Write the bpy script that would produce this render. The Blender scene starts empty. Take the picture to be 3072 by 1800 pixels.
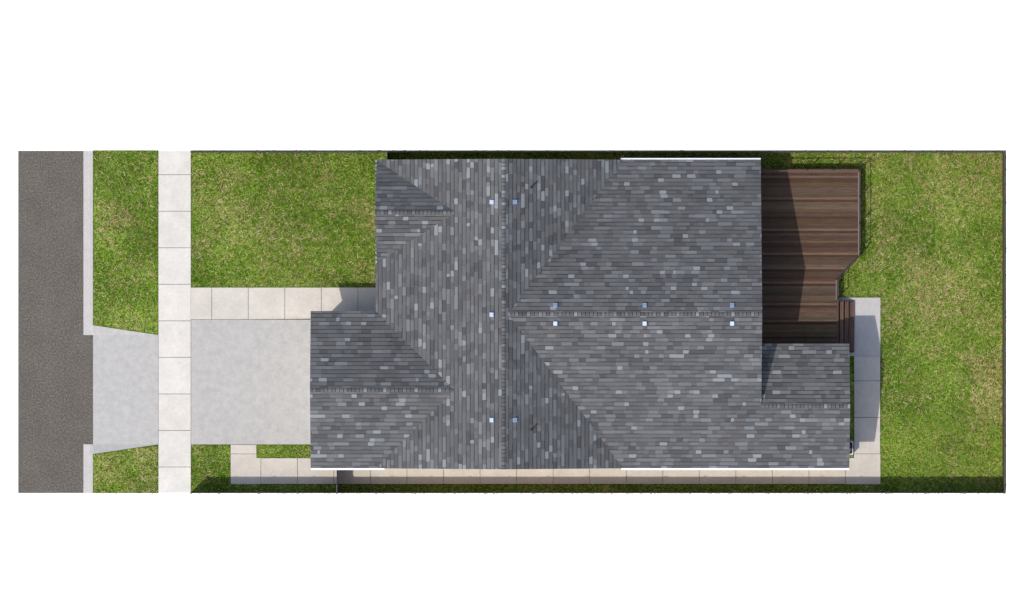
import bpy, bmesh, math, random
import numpy as np
from mathutils import Vector, Matrix

random.seed(7)
rng = np.random.default_rng(11)
sc = bpy.context.scene
COL = sc.collection
D = 480.0                                   # height of the camera over the lot, metres
S = 64.0


def W(px, py, z=0.0):
    """a point of the plan drawing (pixels) at height z -> world metres"""
    f = 1 - z / D
    return Vector(((px - 1536) / S * f, (900 - py) / S * f, z))


def WX(px, z=0.0):
    return W(px, 900, z).x


def WY(py, z=0.0):
    return W(1536, py, z).y


# ------------------------------------------------------------------ materials
def new_mat(name, rough=0.9, metal=0.0, spec=0.3):
    m = bpy.data.materials.new(name)
    m.use_nodes = True
    nt = m.node_tree
    b = nt.nodes['Principled BSDF']
    b.inputs['Roughness'].default_value = rough
    b.inputs['Metallic'].default_value = metal
    b.inputs['Specular IOR Level'].default_value = spec
    return m, nt, b


def N(nt, t, **kw):
    n = nt.nodes.new(t)
    for k, v in kw.items():
        if k.startswith('i_'):
            n.inputs[k[2:].replace('_', ' ')].default_value = v
        else:
            setattr(n, k, v)
    return n


def noise(nt, scale, detail=3.0, rough=0.55, vec=None):
    n = N(nt, 'ShaderNodeTexNoise', i_Scale=scale, i_Detail=detail, i_Roughness=rough)
    if vec is not None:
        nt.links.new(vec, n.inputs['Vector'])
    return n.outputs['Fac']


def coords(nt, scale=(1, 1, 1)):
    g = N(nt, 'ShaderNodeNewGeometry')
    mp = N(nt, 'ShaderNodeMapping')
    mp.inputs['Scale'].default_value = scale
    nt.links.new(g.outputs['Position'], mp.inputs['Vector'])
    return mp.outputs['Vector']


def ramp(nt, fac, stops):
    r = N(nt, 'ShaderNodeValToRGB')
    e = r.color_ramp.elements
    while len(e) < len(stops):
        e.new(0.5)
    for el, (p, c) in zip(e, stops):
        el.position = p
        el.color = (*c, 1)
    nt.links.new(fac, r.inputs['Fac'])
    return r.outputs['Color']


def mix(nt, a, b, fac, mode='MIX'):
    n = N(nt, 'ShaderNodeMix', data_type='RGBA', blend_type=mode)
    for s, v in ((6, a), (7, b)):
        if hasattr(v, 'links') or hasattr(v, 'is_linked'):
            nt.links.new(v, n.inputs[s])
        else:
            n.inputs[s].default_value = (*v, 1)
    if hasattr(fac, 'is_linked'):
        nt.links.new(fac, n.inputs[0])
    else:
        n.inputs[0].default_value = fac
    return n.outputs[2]


def bump(nt, b, h, strength, dist=0.01):
    n = N(nt, 'ShaderNodeBump')
    n.inputs['Strength'].default_value = strength
    n.inputs['Distance'].default_value = dist
    nt.links.new(h, n.inputs['Height'])
    nt.links.new(n.outputs['Normal'], b.inputs['Normal'])


def grey(v):
    return (v, v, v)


def tint(nt):
    a = N(nt, 'ShaderNodeAttribute')
    a.attribute_name = 'tint'
    return a.outputs['Color']


def concrete(name, base, lo=0.86, hi=1.06, s1=1.1, s2=7.0, warm=0.0):
    m, nt, b = new_mat(name, 0.92, spec=0.2)
    v = coords(nt)
    c1 = ramp(nt, noise(nt, s1, 5, 0.62, v), [(0.32, grey(lo)), (0.66, grey(hi))])
    c2 = ramp(nt, noise(nt, s2, 4, 0.7, v), [(0.3, (0.93, 0.93, 0.95)), (0.7, (1.05, 1.04, 1.02))])
    c3 = ramp(nt, noise(nt, 17, 4, 0.8, v), [(0.3, grey(0.93)), (0.7, grey(1.05))])
    vo = N(nt, 'ShaderNodeTexVoronoi', feature='F1', i_Scale=2.6)
    nt.links.new(v, vo.inputs['Vector'])
    c4 = ramp(nt, vo.outputs['Distance'], [(0.02, grey(0.7)), (0.045, grey(1.0))])
    t = mix(nt, c1, c2, 1.0, 'MULTIPLY')
    t = mix(nt, t, c3, 1.0, 'MULTIPLY')
    t = mix(nt, t, c4, 1.0, 'MULTIPLY')
    t = mix(nt, t, tint(nt), 1.0, 'MULTIPLY')
    t = mix(nt, t, base, 1.0, 'MULTIPLY')
    nt.links.new(t, b.inputs['Base Color'])
    bump(nt, b, noise(nt, 90, 2, 0.6, v), 0.25, 0.004)
    return m


M = {}
M['sidewalk'] = concrete('sidewalk_concrete', (0.585, 0.556, 0.500), 0.93, 1.06)
M['path'] = concrete('path_concrete', (0.525, 0.488, 0.424), 0.92, 1.06)
M['drive'] = concrete('driveway_concrete', (0.395, 0.384, 0.362), 0.91, 1.07, 3.4, 12)
M['curb'] = concrete('curb_concrete', (0.44, 0.422, 0.402), 0.95, 1.05, 3.0, 14)
M['pad'] = concrete('pad_concrete', (0.44, 0.425, 0.405), 0.94, 1.05, 3, 14)

# asphalt
m, nt, b = new_mat('asphalt', 0.95, spec=0.15)
v = coords(nt)
g = ramp(nt, noise(nt, 13, 5, 0.9, v), [(0.30, (0.036, 0.035, 0.032)), (0.5, (0.106, 0.094, 0.079)), (0.70, (0.240, 0.215, 0.178))])
p = ramp(nt, noise(nt, 0.8, 3, 0.6, v), [(0.3, grey(0.92)), (0.7, grey(1.08))])
nt.links.new(mix(nt, g, p, 1.0, 'MULTIPLY'), b.inputs['Base Color'])
bump(nt, b, noise(nt, 60, 2, 0.8, v), 0.3, 0.006)
M['asphalt'] = m

# lawn under the blades
m, nt, b = new_mat('lawn_soil', 1.0, spec=0.05)
v = coords(nt)
g = ramp(nt, noise(nt, 5, 6, 0.75, v), [(0.25, (0.035, 0.055, 0.010)), (0.5, (0.075, 0.115, 0.017)), (0.72, (0.17, 0.16, 0.055))])
nt.links.new(g, b.inputs['Base Color'])
bump(nt, b, noise(nt, 25, 4, 0.8, v), 0.8, 0.03)
M['lawn'] = m
m, nt, b = new_mat('soil', 1.0, spec=0.05)
v = coords(nt)
nt.links.new(ramp(nt, noise(nt, 4, 5, 0.7, v), [(0.3, (0.05, 0.037, 0.027)), (0.7, (0.12, 0.09, 0.065))]), b.inputs['Base Color'])
M['soil'] = m

# grass blades
m, nt, b = new_mat('grass_blade', 0.9, spec=0.06)
nt.links.new(tint(nt), b.inputs['Base Color'])
M['blade'] = m

# shingles
m, nt, b = new_mat('asphalt_shingle', 0.93, spec=0.25)
v = coords(nt)
gr = ramp(nt, noise(nt, 45, 2, 0.8, v), [(0.3, grey(0.78)), (0.7, grey(1.2))])
g2 = ramp(nt, noise(nt, 0.5, 3, 0.6, v), [(0.3, grey(0.94)), (0.7, grey(1.06))])
t = mix(nt, tint(nt), gr, 1.0, 'MULTIPLY')
t = mix(nt, t, g2, 1.0, 'MULTIPLY')
nt.links.new(t, b.inputs['Base Color'])
bump(nt, b, noise(nt, 80, 2, 0.8, v), 0.4, 0.004)
M['shingle'] = m


def simple(name, col, rough=0.7, metal=0.0, spec=0.3, sc1=3, var=0.1):
    m, nt, b = new_mat(name, rough, metal, spec)
    v = coords(nt)
    c = ramp(nt, noise(nt, sc1, 4, 0.6, v), [(0.3, tuple(x * (1 - var) for x in col)), (0.7, tuple(min(1, x * (1 + var)) for x in col))])
    nt.links.new(c, b.inputs['Base Color'])
    return m


M['roof_deck'] = simple('shingle_shadow_line', (0.022, 0.021, 0.022), 1.0)
M['white'] = simple('white_painted_metal', (0.86, 0.86, 0.88), 0.45, 0, 0.4, 2, 0.02)
M['trim'] = simple('white_painted_trim', (0.75, 0.74, 0.72), 0.6, 0, 0.3, 2, 0.05)
M['vent'] = simple('galvanised_vent_metal', (0.84, 0.90, 1.0), 0.17, 0.95, 0.5, 6, 0.02)
M['pipe'] = simple('dark_vent_pipe', (0.035, 0.03, 0.03), 0.6)
M['bore_shade'] = simple('painted_bore_shade', (0.008, 0.008, 0.008), 1.0)
M['fence_metal'] = simple('charcoal_fence_metal', (0.060, 0.058, 0.068), 0.6, 0.0, 0.3, 5, 0.15)
M['dark_metal'] = simple('dark_railing_metal', (0.02, 0.018, 0.024), 0.45, 0.3, 0.5)
M['rail_metal'] = simple('brushed_handrail_metal', (0.18, 0.165, 0.175), 0.5, 0.2, 0.3)
M['rail_brown'] = simple('handrail_brown_reflection', (0.12, 0.075, 0.06), 0.6, 0.0, 0.3)  # same metal rail, its brownish reflection put into the colour
M['ac_case'] = simple('pale_grey_appliance_paint', (0.50, 0.50, 0.54), 0.5)
M['ac_dark'] = simple('black_grille_wire', (0.012, 0.012, 0.013), 0.6)
M['ac_fan'] = simple('fan_blade_metal', (0.14, 0.135, 0.125), 0.5)
M['glass'] = simple('window_glass', (0.03, 0.04, 0.05), 0.05, 0, 0.8)
M['door'] = simple('dark_door_paint', (0.05, 0.045, 0.045), 0.5)


def wood(name, axis, lo, hi):
    m, nt, b = new_mat(name, 0.85, spec=0.1)
    s = (0.9, 26, 26) if axis == 'x' else (26, 0.9, 26)
    v = coords(nt, s)
    g = ramp(nt, noise(nt, 1.6, 5, 0.65, v), [(0.30, grey(0.55)), (0.5, grey(0.97)), (0.70, grey(1.3))])
    nt.links.new(mix(nt, tint(nt), g, 1.0, 'MULTIPLY'), b.inputs['Base Color'])
    bump(nt, b, noise(nt, 2.0, 4, 0.7, v), 0.3, 0.004)
    return m


M['deck_x'] = wood('deck_board', 'x', 0, 0)
M['deck_y'] = wood('deck_trim_board', 'y', 0, 0)

# fence boards
m, nt, b = new_mat('brown_fence_board', 0.8, spec=0.2)
v = coords(nt, (1, 1, 9))
g = ramp(nt, noise(nt, 3, 4, 0.6, v), [(0.3, (0.075, 0.036, 0.023)), (0.7, (0.150, 0.075, 0.050))])
nt.links.new(g, b.inputs['Base Color'])
M['fence_board'] = m

# siding: horizontal laps
m, nt, b = new_mat('tan_lap_siding', 0.8, spec=0.2)
g0 = N(nt, 'ShaderNodeNewGeometry')
sx = N(nt, 'ShaderNodeSeparateXYZ')
nt.links.new(g0.outputs['Position'], sx.inputs[0])
mm = N(nt, 'ShaderNodeMath', operation='MULTIPLY')
mm.inputs[1].default_value = 1 / 0.16
nt.links.new(sx.outputs['Z'], mm.inputs[0])
fr = N(nt, 'ShaderNodeMath', operation='FRACT')
nt.links.new(mm.outputs[0], fr.inputs[0])
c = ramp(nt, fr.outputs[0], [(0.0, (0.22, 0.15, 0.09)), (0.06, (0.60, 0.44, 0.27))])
nt.links.new(c, b.inputs['Base Color'])
bump(nt, b, fr.outputs[0], 0.6, 0.02)
M['siding'] = m
m2 = m.copy(); m2.name = 'slate_grey_lap_siding'
for n_ in m2.node_tree.nodes:
    if n_.type == 'VALTORGB':
        n_.color_ramp.elements[0].color = (.06, .066, .075, 1); n_.color_ramp.elements[1].color = (.17, .185, .205, 1)
M['siding_grey'] = m2


# ------------------------------------------------------------------ mesh builder
class MB:
    def __init__(s):
        s.v, s.f, s.mi, s.c = [], [], [], []

    def face(s, pts, mi=0, c=(1, 1, 1)):
        i = len(s.v)
        s.v += [tuple(p) for p in pts]
        s.c += [c] * len(pts)
        s.f.append(tuple(range(i, i + len(pts))))
        s.mi.append(mi)

    def box(s, x0, x1, y0, y1, z0, z1, mi=0, c=(1, 1, 1), bevel=0.0):
        if x0 > x1: x0, x1 = x1, x0
        if y0 > y1: y0, y1 = y1, y0
        e = bevel
        i = len(s.v)
        if e <= 0:
            P = [(x0, y0, z0), (x1, y0, z0), (x1, y1, z0), (x0, y1, z0), (x0, y0, z1), (x1, y0, z1), (x1, y1, z1), (x0, y1, z1)]
            F = [(0, 3, 2, 1), (4, 5, 6, 7), (0, 1, 5, 4), (1, 2, 6, 5), (2, 3, 7, 6), (3, 0, 4, 7)]
        else:                                  # chamfered top edge
            P = [(x0, y0, z0), (x1, y0, z0), (x1, y1, z0), (x0, y1, z0),
                 (x0, y0, z1 - e), (x1, y0, z1 - e), (x1, y1, z1 - e), (x0, y1, z1 - e),
                 (x0 + e, y0 + e, z1), (x1 - e, y0 + e, z1), (x1 - e, y1 - e, z1), (x0 + e, y1 - e, z1)]
            F = [(0, 3, 2, 1), (8, 9, 10, 11)]
            for a, b2 in ((0, 4), (4, 8)):
                for k in range(4):
                    F.append((a + k, a + (k + 1) % 4, b2 + (k + 1) % 4, b2 + k))
        s.v += P
        s.c += [c] * len(P)
        for f in F:
            s.f.append(tuple(i + k for k in f))
            s.mi.append(mi)

    def prism(s, pts, z0, z1, mi=0, c=(1, 1, 1)):
        """pts counter-clockwise (x,y); z1 may be a list of heights per point"""
        n = len(pts)
        zs = z1 if isinstance(z1, (list, tuple)) else [z1] * n
        i = len(s.v)
        s.v += [(p[0], p[1], z0) for p in pts] + [(p[0], p[1], z) for p, z in zip(pts, zs)]
        s.c += [c] * (2 * n)
        s.f.append(tuple(i + k for k in reversed(range(n)))); s.mi.append(mi)
        s.f.append(tuple(i + n + k for k in range(n))); s.mi.append(mi)
        for k in range(n):
            k2 = (k + 1) % n
            s.f.append((i + k, i + k2, i + n + k2, i + n + k)); s.mi.append(mi)

    def bar(s, a, b, w, h, mi=0, c=(1, 1, 1)):
        """rectangular bar between two points, w sideways, h upwards"""
        a, b = Vector(a), Vector(b)
        d = (b - a).normalized()
        sd = d.cross(Vector((0, 0, 1)))
        if sd.length < 1e-4: sd = Vector((1, 0, 0))
        sd.normalize()
        up = sd.cross(d)
        i = len(s.v)
        for q in (a, b):
            for u, t in ((-1, -1), (1, -1), (1, 1), (-1, 1)):
                s.v.append(tuple(q + sd * u * w / 2 + up * t * h / 2)); s.c.append(c)
        for f in ((0, 1, 2, 3), (7, 6, 5, 4), (0, 4, 5, 1), (1, 5, 6, 2), (2, 6, 7, 3), (3, 7, 4, 0)):
            s.f.append(tuple(i + k for k in f)); s.mi.append(mi)

    def cyl(s, x, y, z0, z1, r, n=14, mi=0, c=(1, 1, 1), r2=None):
        r2 = r if r2 is None else r2
        i = len(s.v)
        for z, rr in ((z0, r), (z1, r2)):
            for k in range(n):
                a = 2 * math.pi * k / n
                s.v.append((x + rr * math.cos(a), y + rr * math.sin(a), z)); s.c.append(c)
        s.f.append(tuple(i + k for k in reversed(range(n)))); s.mi.append(mi)
        s.f.append(tuple(i + n + k for k in range(n))); s.mi.append(mi)
        for k in range(n):
            k2 = (k + 1) % n
            s.f.append((i + k, i + k2, i + n + k2, i + n + k)); s.mi.append(mi)

    def build(s, name, mats, parent=None, origin=(0, 0, 0)):
        me = bpy.data.meshes.new(name)
        o = Vector(origin)
        me.from_pydata([(p[0] - o.x, p[1] - o.y, p[2] - o.z) for p in s.v], [], s.f)
        if not isinstance(mats, (list, tuple)): mats = [mats]
        for m_ in mats: me.materials.append(m_)
        me.polygons.foreach_set('material_index', s.mi)
        at = me.color_attributes.new('tint', 'FLOAT_COLOR', 'POINT')
        at.data.foreach_set('color', np.array([(*c, 1) for c in s.c], dtype=np.float32).ravel())
        me.update()
        ob = bpy.data.objects.new(name, me)
        COL.objects.link(ob)
        if parent is not None:
            ob.parent = parent
        else:
            ob.location = o
        return ob


def tag(o, label=None, cat=None, group=None, kind=None):
    if label: o['label'] = label
    if cat: o['category'] = cat
    if group: o['group'] = group
    if kind: o['kind'] = kind
    return o


def empty(name, loc, label, cat, group=None):
    e = bpy.data.objects.new(name, None)
    COL.objects.link(e)
    e.location = loc
    e.empty_display_size = 0.5
    return tag(e, label, cat, group)


def copy_part(o, dloc, parent):
    c = o.copy()
    COL.objects.link(c)
    c.parent = parent
    c.location = Vector(dloc)
    for ch in list(o.children):
        g = ch.copy(); COL.objects.link(g); g.parent = c
    return c


def area_clip(poly, clip):
    """Sutherland-Hodgman, both convex, clip counter-clockwise, 2-D"""
    out = list(poly)
    n = len(clip)
    for i in range(n):
        a, b = clip[i], clip[(i + 1) % n]
        ex, ey = b[0] - a[0], b[1] - a[1]
        inp, out = out, []
        if not inp: return []
        for j in range(len(inp)):
            p, q = inp[j - 1], inp[j]
            dp = ex * (p[1] - a[1]) - ey * (p[0] - a[0])
            dq = ex * (q[1] - a[1]) - ey * (q[0] - a[0])
            if dq >= -1e-9:
                if dp < -1e-9:
                    t = dp / (dp - dq); out.append((p[0] + (q[0] - p[0]) * t, p[1] + (q[1] - p[1]) * t))
                out.append(q)
            elif dp >= -1e-9:
                t = dp / (dp - dq); out.append((p[0] + (q[0] - p[0]) * t, p[1] + (q[1] - p[1]) * t))
    return out


def ccw(poly):
    a = sum(poly[i - 1][0] * poly[i][1] - poly[i][0] * poly[i - 1][1] for i in range(len(poly)))
    return poly if a > 0 else poly[::-1]


# ------------------------------------------------------------------ the setting: ground, road, concrete
XL, XR = WX(54), WX(3019.5)
YT, YB = WY(450.6), WY(1480.6)
yt, yb = WY(452.2), WY(1479.4)
ZR = -0.15                                   # road surface
ZC = 0.045                                   # top of paths

mb = MB(); mb.box(XL + .02, XR - .02, yb + .02, yt - .02, -0.45, -0.22)
tag(mb.build('ground', M['soil']), kind='structure')
mb = MB()
mb.box(WX(572), WX(3018.4), WY(1479.3), YT, -0.215, -0.004)
mb.prism(ccw([(WX(279), YT), (WX(476), YT), (WX(476), WY(1004.8)), (WX(279), WY(976))]), -0.215, -0.004)
mb.prism(ccw([(WX(279), WY(1479.4)), (WX(476), WY(1479.4)), (WX(476), WY(1333.2)), (WX(279), WY(1362))]), -0.215, -0.004)
tag(mb.build('lawn', M['lawn']), kind='structure')
mb = MB()
mb.prism(ccw([(WX(54), yb), (WX(250), yb), (WX(250), WY(1333)), (WX(279), WY(1333)), (WX(279), WY(1005)), (WX(250), WY(1005)), (WX(250), yt), (WX(54), yt)]), -0.22, ZR)
tag(mb.build('road', M['asphalt']), kind='structure')

# kerb: gutter pan, face and top, on both sides of the driveway mouth
mb = MB()


def extr_y(mb, prof, y0, y1, mi=0, c=(1, 1, 1)):
    """profile (x,z) list extruded from y0 to y1"""
    if y0 > y1: y0, y1 = y1, y0
    n = len(prof); i = len(mb.v)
    mb.v += [(p[0], y0, p[1]) for p in prof] + [(p[0], y1, p[1]) for p in prof]
    mb.c += [c] * (2 * n)
    mb.f.append(tuple(i + k for k in range(n))); mb.mi.append(mi)
    mb.f.append(tuple(i + n + k for k in reversed(range(n)))); mb.mi.append(mi)
    for k in range(n):
        k2 = (k + 1) % n
        mb.f.append((i + k2, i + k, i + n + k, i + n + k2)); mb.mi.append(mi)


for (ya, yb2) in ((452.2, 976), (1362, 1479.4)):
    prof = [(WX(250), -0.215), (WX(278.6), -0.215), (WX(278.6), 0.0), (WX(271), 0.0), (WX(270), -0.02), (WX(268.6), -0.115), (WX(267), -0.128), (WX(250), -0.143)]
    extr_y(mb, prof, WY(ya), WY(yb2))
# kerb dropping to the driveway mouth
for (y0, y1) in ((976, 1005), (1362, 1333)):
    a0, a1 = WY(y0), WY(y1)
    P = lambda px, y, z: (WX(px), y, z)
    lo = -0.125
    F = [[P(250, a0, -.143), P(268, a0, -.125), P(268, a1, -.125), P(250, a1, -.143)],
         [P(268, a0, -.125), P(270.5, a0, -.012), P(270.5, a1, lo), P(268, a1, -.125)],
         [P(270.5, a0, -.012), P(279, a0, 0), P(279, a1, lo + .004), P(270.5, a1, lo)],
         [P(250, a1, -.143), P(268, a1, -.125), P(268, a1, -.21), P(250, a1, -.21)]]
    for f in F: mb.face(f)
tag(mb.build('curb', M['curb']), kind='structure')


def slabs(mb, rects, z0=-0.1, z1=ZC, gap=0.009, var=0.035, mi=0):
    for (x0, x1, y0, y1) in rects:
        t = 1 + random.uniform(-var, var)
        w = random.uniform(-0.012, 0.012)
        mb.box(WX(x0) + gap, WX(x1) - gap, WY(y1) + gap, WY(y0) - gap, z0, z1 + random.uniform(-.002, .002), mi, (t * (1 + w), t, t * (1 - w)), 0.006)


def split(a, b, cuts):
    e = [a] + [c for c in cuts if a < c < b] + [b]
    return list(zip(e[:-1], e[1:]))


J = 109.62
mb = MB()
cuts = [524 + J * k for k in range(9)]
slabs(mb, [(475, 573, a, b2) for a, b2 in split(452.2, 1479.4, cuts)])
tag(mb.build('sidewalk', M['sidewalk']), kind='structure')
mb = MB()
slabs(mb, [(a, b2, 862, 958.6) for a, b2 in split(572.2, 1165, [635.3 + J * k for k in range(6)])], var=0.02)
tag(mb.build('entry_path', M['path']), kind='structure')
# side path with its stub
mb = MB()
cx = [782.6 + J * k for k in range(18)]
r = [(691.5, 770, 1333.6, 1361.7)]
slabs(mb, r, var=0.02)
t = (1.0, 1.0, 1.0)
g_ = 0.009
mb.prism(ccw([(WX(691.5) + g_, WY(1361.7) - g_), (WX(770) - g_, WY(1361.7) - g_), (WX(770) - g_, WY(1374)), (WX(782.6) - g_, WY(1374)), (WX(782.6) - g_, WY(1452.5)), (WX(691.5) + g_, WY(1452.5))]), -0.1, ZC)
pieces = split(782.6, 2641, cx)
last = pieces[-1]
slabs(mb, [(a, b2, 1374, 1452.5) for a, b2 in pieces[:-1]], var=0.02)
mb.prism(ccw([(WX(last[0]) + g_, WY(1374)), (WX(2562.5), WY(1374)), (WX(2562.5), WY(1361.6) - g_), (WX(2641), WY(1361.6) - g_), (WX(2641), WY(1452.5)), (WX(last[0]) + g_, WY(1452.5))]), -0.1, ZC)
slabs(mb, [(2562, 2641, a, b2) for a, b2 in split(1068, 1361.6, [1142.5, 1252])], var=0.02)
tag(mb.build('side_path', M['path']), kind='structure')
mb = MB(); mb.box(WX(2512), WX(2641.2), WY(1068), WY(892.6), -0.1, ZC + .003, 0, (1, 1, 1), 0.006)
tag(mb.build('landing_pad', M['pad']), kind='structure')

# driveway rising to the garage, and the apron across the verge
mb = MB()
x0, x1 = WX(573.3), WX(975)
NS = 12
for k in range(NS):
    a, b2 = x0 + (x1 - x0) * k / NS, x0 + (x1 - x0) * (k + 1) / NS
    za = ZC + 0.12 * (k / NS) ** 1.3; zb = ZC + 0.12 * ((k + 1) / NS) ** 1.3
    wa = [0.97 + 0.10 * (k / NS)] * 3
    y0_, y1_ = WY(1333), WY(959)
    mb.prism([(a, y0_), (b2, y0_), (b2, y1_), (a, y1_)], -0.1, [za, zb, zb, za], 0, (1, 1, 1))
tag(mb.build('driveway', M['drive']), kind='structure')
mb = MB()
xa, xb = WX(279), WX(474.7)
mb.prism([(xa, WY(1333)), (xb, WY(1333)), (xb, WY(1005)), (xa, WY(1005))], -0.21, [-0.121, ZC, ZC, -0.121])
for (yo, yi) in ((976, 1005), (1362, 1333)):
    tri = [(xa, WY(yi), -0.121), (xb, WY(yi), ZC + .001), (xa, WY(yo), 0.004)]
    if yo < yi: tri = tri
    else: tri = tri[::-1]
    mb.face(tri)
    mb.face([(xa, WY(yo), 0.004), (xb, WY(yi), ZC), (xb, WY(yi), -0.1), (xa, WY(yo), -0.1)])
tag(mb.build('driveway_apron', M['drive']), kind='structure')

# ------------------------------------------------------------------ grass blades
def vnoise(x, y, cell, seed, oct=3):
    r_ = np.random.default_rng(seed)
    tot = np.zeros_like(x); amp = 1.0; s_ = 0.0
    for o_ in range(oct):
        G = r_.random((256, 256))
        u = x / cell + 57.3; w_ = y / cell + 91.7
        iu = np.floor(u).astype(int); iw = np.floor(w_).astype(int)
        fu = u - iu; fw = w_ - iw
        fu = fu * fu * (3 - 2 * fu); fw = fw * fw * (3 - 2 * fw)
        g = lambda a, b_: G[a % 256, b_ % 256]
        val = (g(iu, iw) * (1 - fu) + g(iu + 1, iw) * fu) * (1 - fw) + (g(iu, iw + 1) * (1 - fu) + g(iu + 1, iw + 1) * fu) * fw
        tot += amp * val; s_ += amp; amp *= 0.6; cell *= 0.5
    return tot / s_


EXCL = [(573, 1166, 862, 958.8), (573, 976, 958.8, 1333), (691.5, 770, 1332, 1375), (691.5, 2641, 1374, 1452.5),
        (2562.5, 2641, 892.6, 1453), (2512, 2641, 892.6, 1068), (476, 572.5, 0, 2000), (968, 1166, 958, 1378),
        (1166, 2258, 512, 1378), (2258, 2508, 1062, 1378), (2290, 2500, 530, 1056)]


def allowed(px, py):
    ok = (px > 279.3) & (px < 3019.5) & (py > 450.2) & (py < 1481.2)
    e1 = 976 + (px - 279) / 196 * 29
    e2 = 1362 - (px - 279) / 196 * 29
    ok &= ~((px < 475.5) & (py > e1 - .3) & (py < e2 + .3))
    for (a, b_, c_, d_) in EXCL:
        ok &= ~((px > a) & (px < b_) & (py > c_) & (py < d_))
    return ok


def make_grass(n_try):
    px = rng.uniform(279, 3020, n_try); py = rng.uniform(450, 1481.5, n_try)
    k = allowed(px, py); px, py = px[k], py[k]
    n = len(px)
    x = (px - 1536) / S; y = (900 - py) / S
    straw = .55 * vnoise(x, y, 2.6, 5, 3) + .45 * vnoise(x, y, 0.7, 6, 3)
    dark = vnoise(x, y, 0.9, 9, 4)
    lite = vnoise(x, y, 2.6, 21, 3) + np.where(x > 12, .06, 0)
    flow = vnoise(x, y, 0.5, 31, 2) * 6 * math.pi
    u = rng.random(n)
    pal = np.array([(0.036, 0.080, 0.007), (0.088, 0.176, 0.012), (0.140, 0.250, 0.022), (0.225, 0.330, 0.046), (0.31, 0.32, 0.085), (0.52, 0.40, 0.21), (0.26, 0.165, 0.075), (0.74, 0.60, 0.38)])
    pr = np.tile(np.array([0.22, 0.31, 0.25, 0.12, 0.05, 0.035, 0.035, 0.008]), (n, 1))
    st = np.clip((straw - 0.50) * 9.0, 0, 1.9)[:, None]
    dk = np.clip((dark - 0.5) * 5.0, 0, 1.4)[:, None]
    lt = np.clip((lite - 0.47) * 8.0, 0, 2.0)[:, None]
    pr = pr + st * np.array([[0, 0, 0, 0.04, 0.12, 0.13, 0.13, 0.02]]) + dk * np.array([[0.28, 0.18, 0, 0, 0, 0, 0, 0]]) + lt * np.array([[0, 0, 0.12, 0.2, 0.10, 0, 0, 0]])
    pr = np.cumsum(pr / pr.sum(1, keepdims=True), 1)
    idx = (u[:, None] > pr).sum(1).clip(0, 7)
    col = pal[idx] * rng.uniform(0.75, 1.3, (n, 1)) * GRASS_GAIN
    col[:, 0] *= rng.uniform(0.85, 1.15, n)
    col *= (0.72 + 0.56 * vnoise(x, y, 2.4, 77, 3))[:, None]
    L = rng.uniform(0.07, 0.20, n)
    big = (idx >= 5)
    L[big] *= rng.uniform(.7, 1.7, big.sum())
    ang = flow + rng.normal(0, 1.2, n)
    wd = rng.uniform(0.010, 0.020, n)
    wd[big] *= .68
    dx, dy = np.cos(ang), np.sin(ang)
    z0 = rng.uniform(0.0, 0.03, n); z1 = z0 + rng.uniform(0.005, 0.05, n)
    z0[big] += .02; z1[big] += .015
    bx, by = x, y
    tx, ty = x + dx * L, y + dy * L
    ins = allowed(tx * S + 1536, 900 - ty * S) & allowed((x + tx) / 2 * S + 1536, 900 - (y + ty) / 2 * S)
    for ddx, ddy in ((-.01, 0), (.01, 0), (0, .01), (0, -.01)):
        pass
    mxp = x + dx * L * .55 + dy * L * rng.normal(0, .10, n)
    myp = y + dy * L * .55 - dx * L * rng.normal(0, .10, n)
    V = np.empty((n, 5, 3))
    V[:, 0] = np.stack([bx - dy * wd * .35, by + dx * wd * .35, z0], 1)
    V[:, 1] = np.stack([bx + dy * wd * .35, by - dx * wd * .35, z0], 1)
    tw = rng.uniform(-.008, .008, n)
    V[:, 2] = np.stack([mxp + dy * wd * .5, myp - dx * wd * .5, (z0 + z1) * .5 + .008 + tw], 1)
    V[:, 3] = np.stack([mxp - dy * wd * .5, myp + dx * wd * .5, (z0 + z1) * .5 + .008 - tw], 1)
    V[:, 4] = np.stack([tx, ty, z1], 1)
    V = V[ins]; col = col[ins]; n = len(V)
    me = bpy.data.meshes.new('grass')
    me.vertices.add(n * 5)
    me.vertices.foreach_set('co', V.astype(np.float32).ravel())
    loops = np.empty((n, 7), dtype=np.int32)
    base = (np.arange(n) * 5)[:, None]
    loops[:, :] = base + np.array([[0, 1, 2, 3, 3, 2, 4]])
    me.loops.add(n * 7)
    me.loops.foreach_set('vertex_index', loops.ravel())
    me.polygons.add(n * 2)
    ls = np.empty((n, 2), dtype=np.int32); ls[:, 0] = np.arange(n) * 7; ls[:, 1] = ls[:, 0] + 4
    me.polygons.foreach_set('loop_start', ls.ravel())
    me.update(calc_edges=True)
    me.materials.append(M['blade'])
    at = me.color_attributes.new('tint', 'FLOAT_COLOR', 'POINT')
    cc = np.ones((n, 5, 4), dtype=np.float32); cc[:, :, :3] = col[:, None, :]
    cc[:, 4, :3] *= 1.1
    at.data.foreach_set('color', cc.ravel())
    ob = bpy.data.objects.new('grass', me)
    COL.objects.link(ob)
    tag(ob, 'patchy green lawn grass flecked with dry straw around the house', 'grass', kind='stuff')


GRASS_GAIN = 1.08
make_grass(760000)

# ------------------------------------------------------------------ the house
E = 3.3
xl = WX(1127.3, E); xr = WX(1870, E)                 # eaves of the cross block
yT = WY(479, E); yB = WY(1405, E)                    # upper / lower edge of the roofs
xrg = WX(1511, 6.17)                                 # its ridge
zr = E + 0.48 * (xrg - xl)
sL = 0.48
sR = (zr - E) / (xr - xrg)
ym = (yT + yB) / 2                                   # rear ridge
sM = 0.383
zm = E + sM * (yT - ym)
xv = xrg + (zr - zm) / sR                            # valley head
xe = WX(2282.2, E)                                   # rear rake
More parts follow.
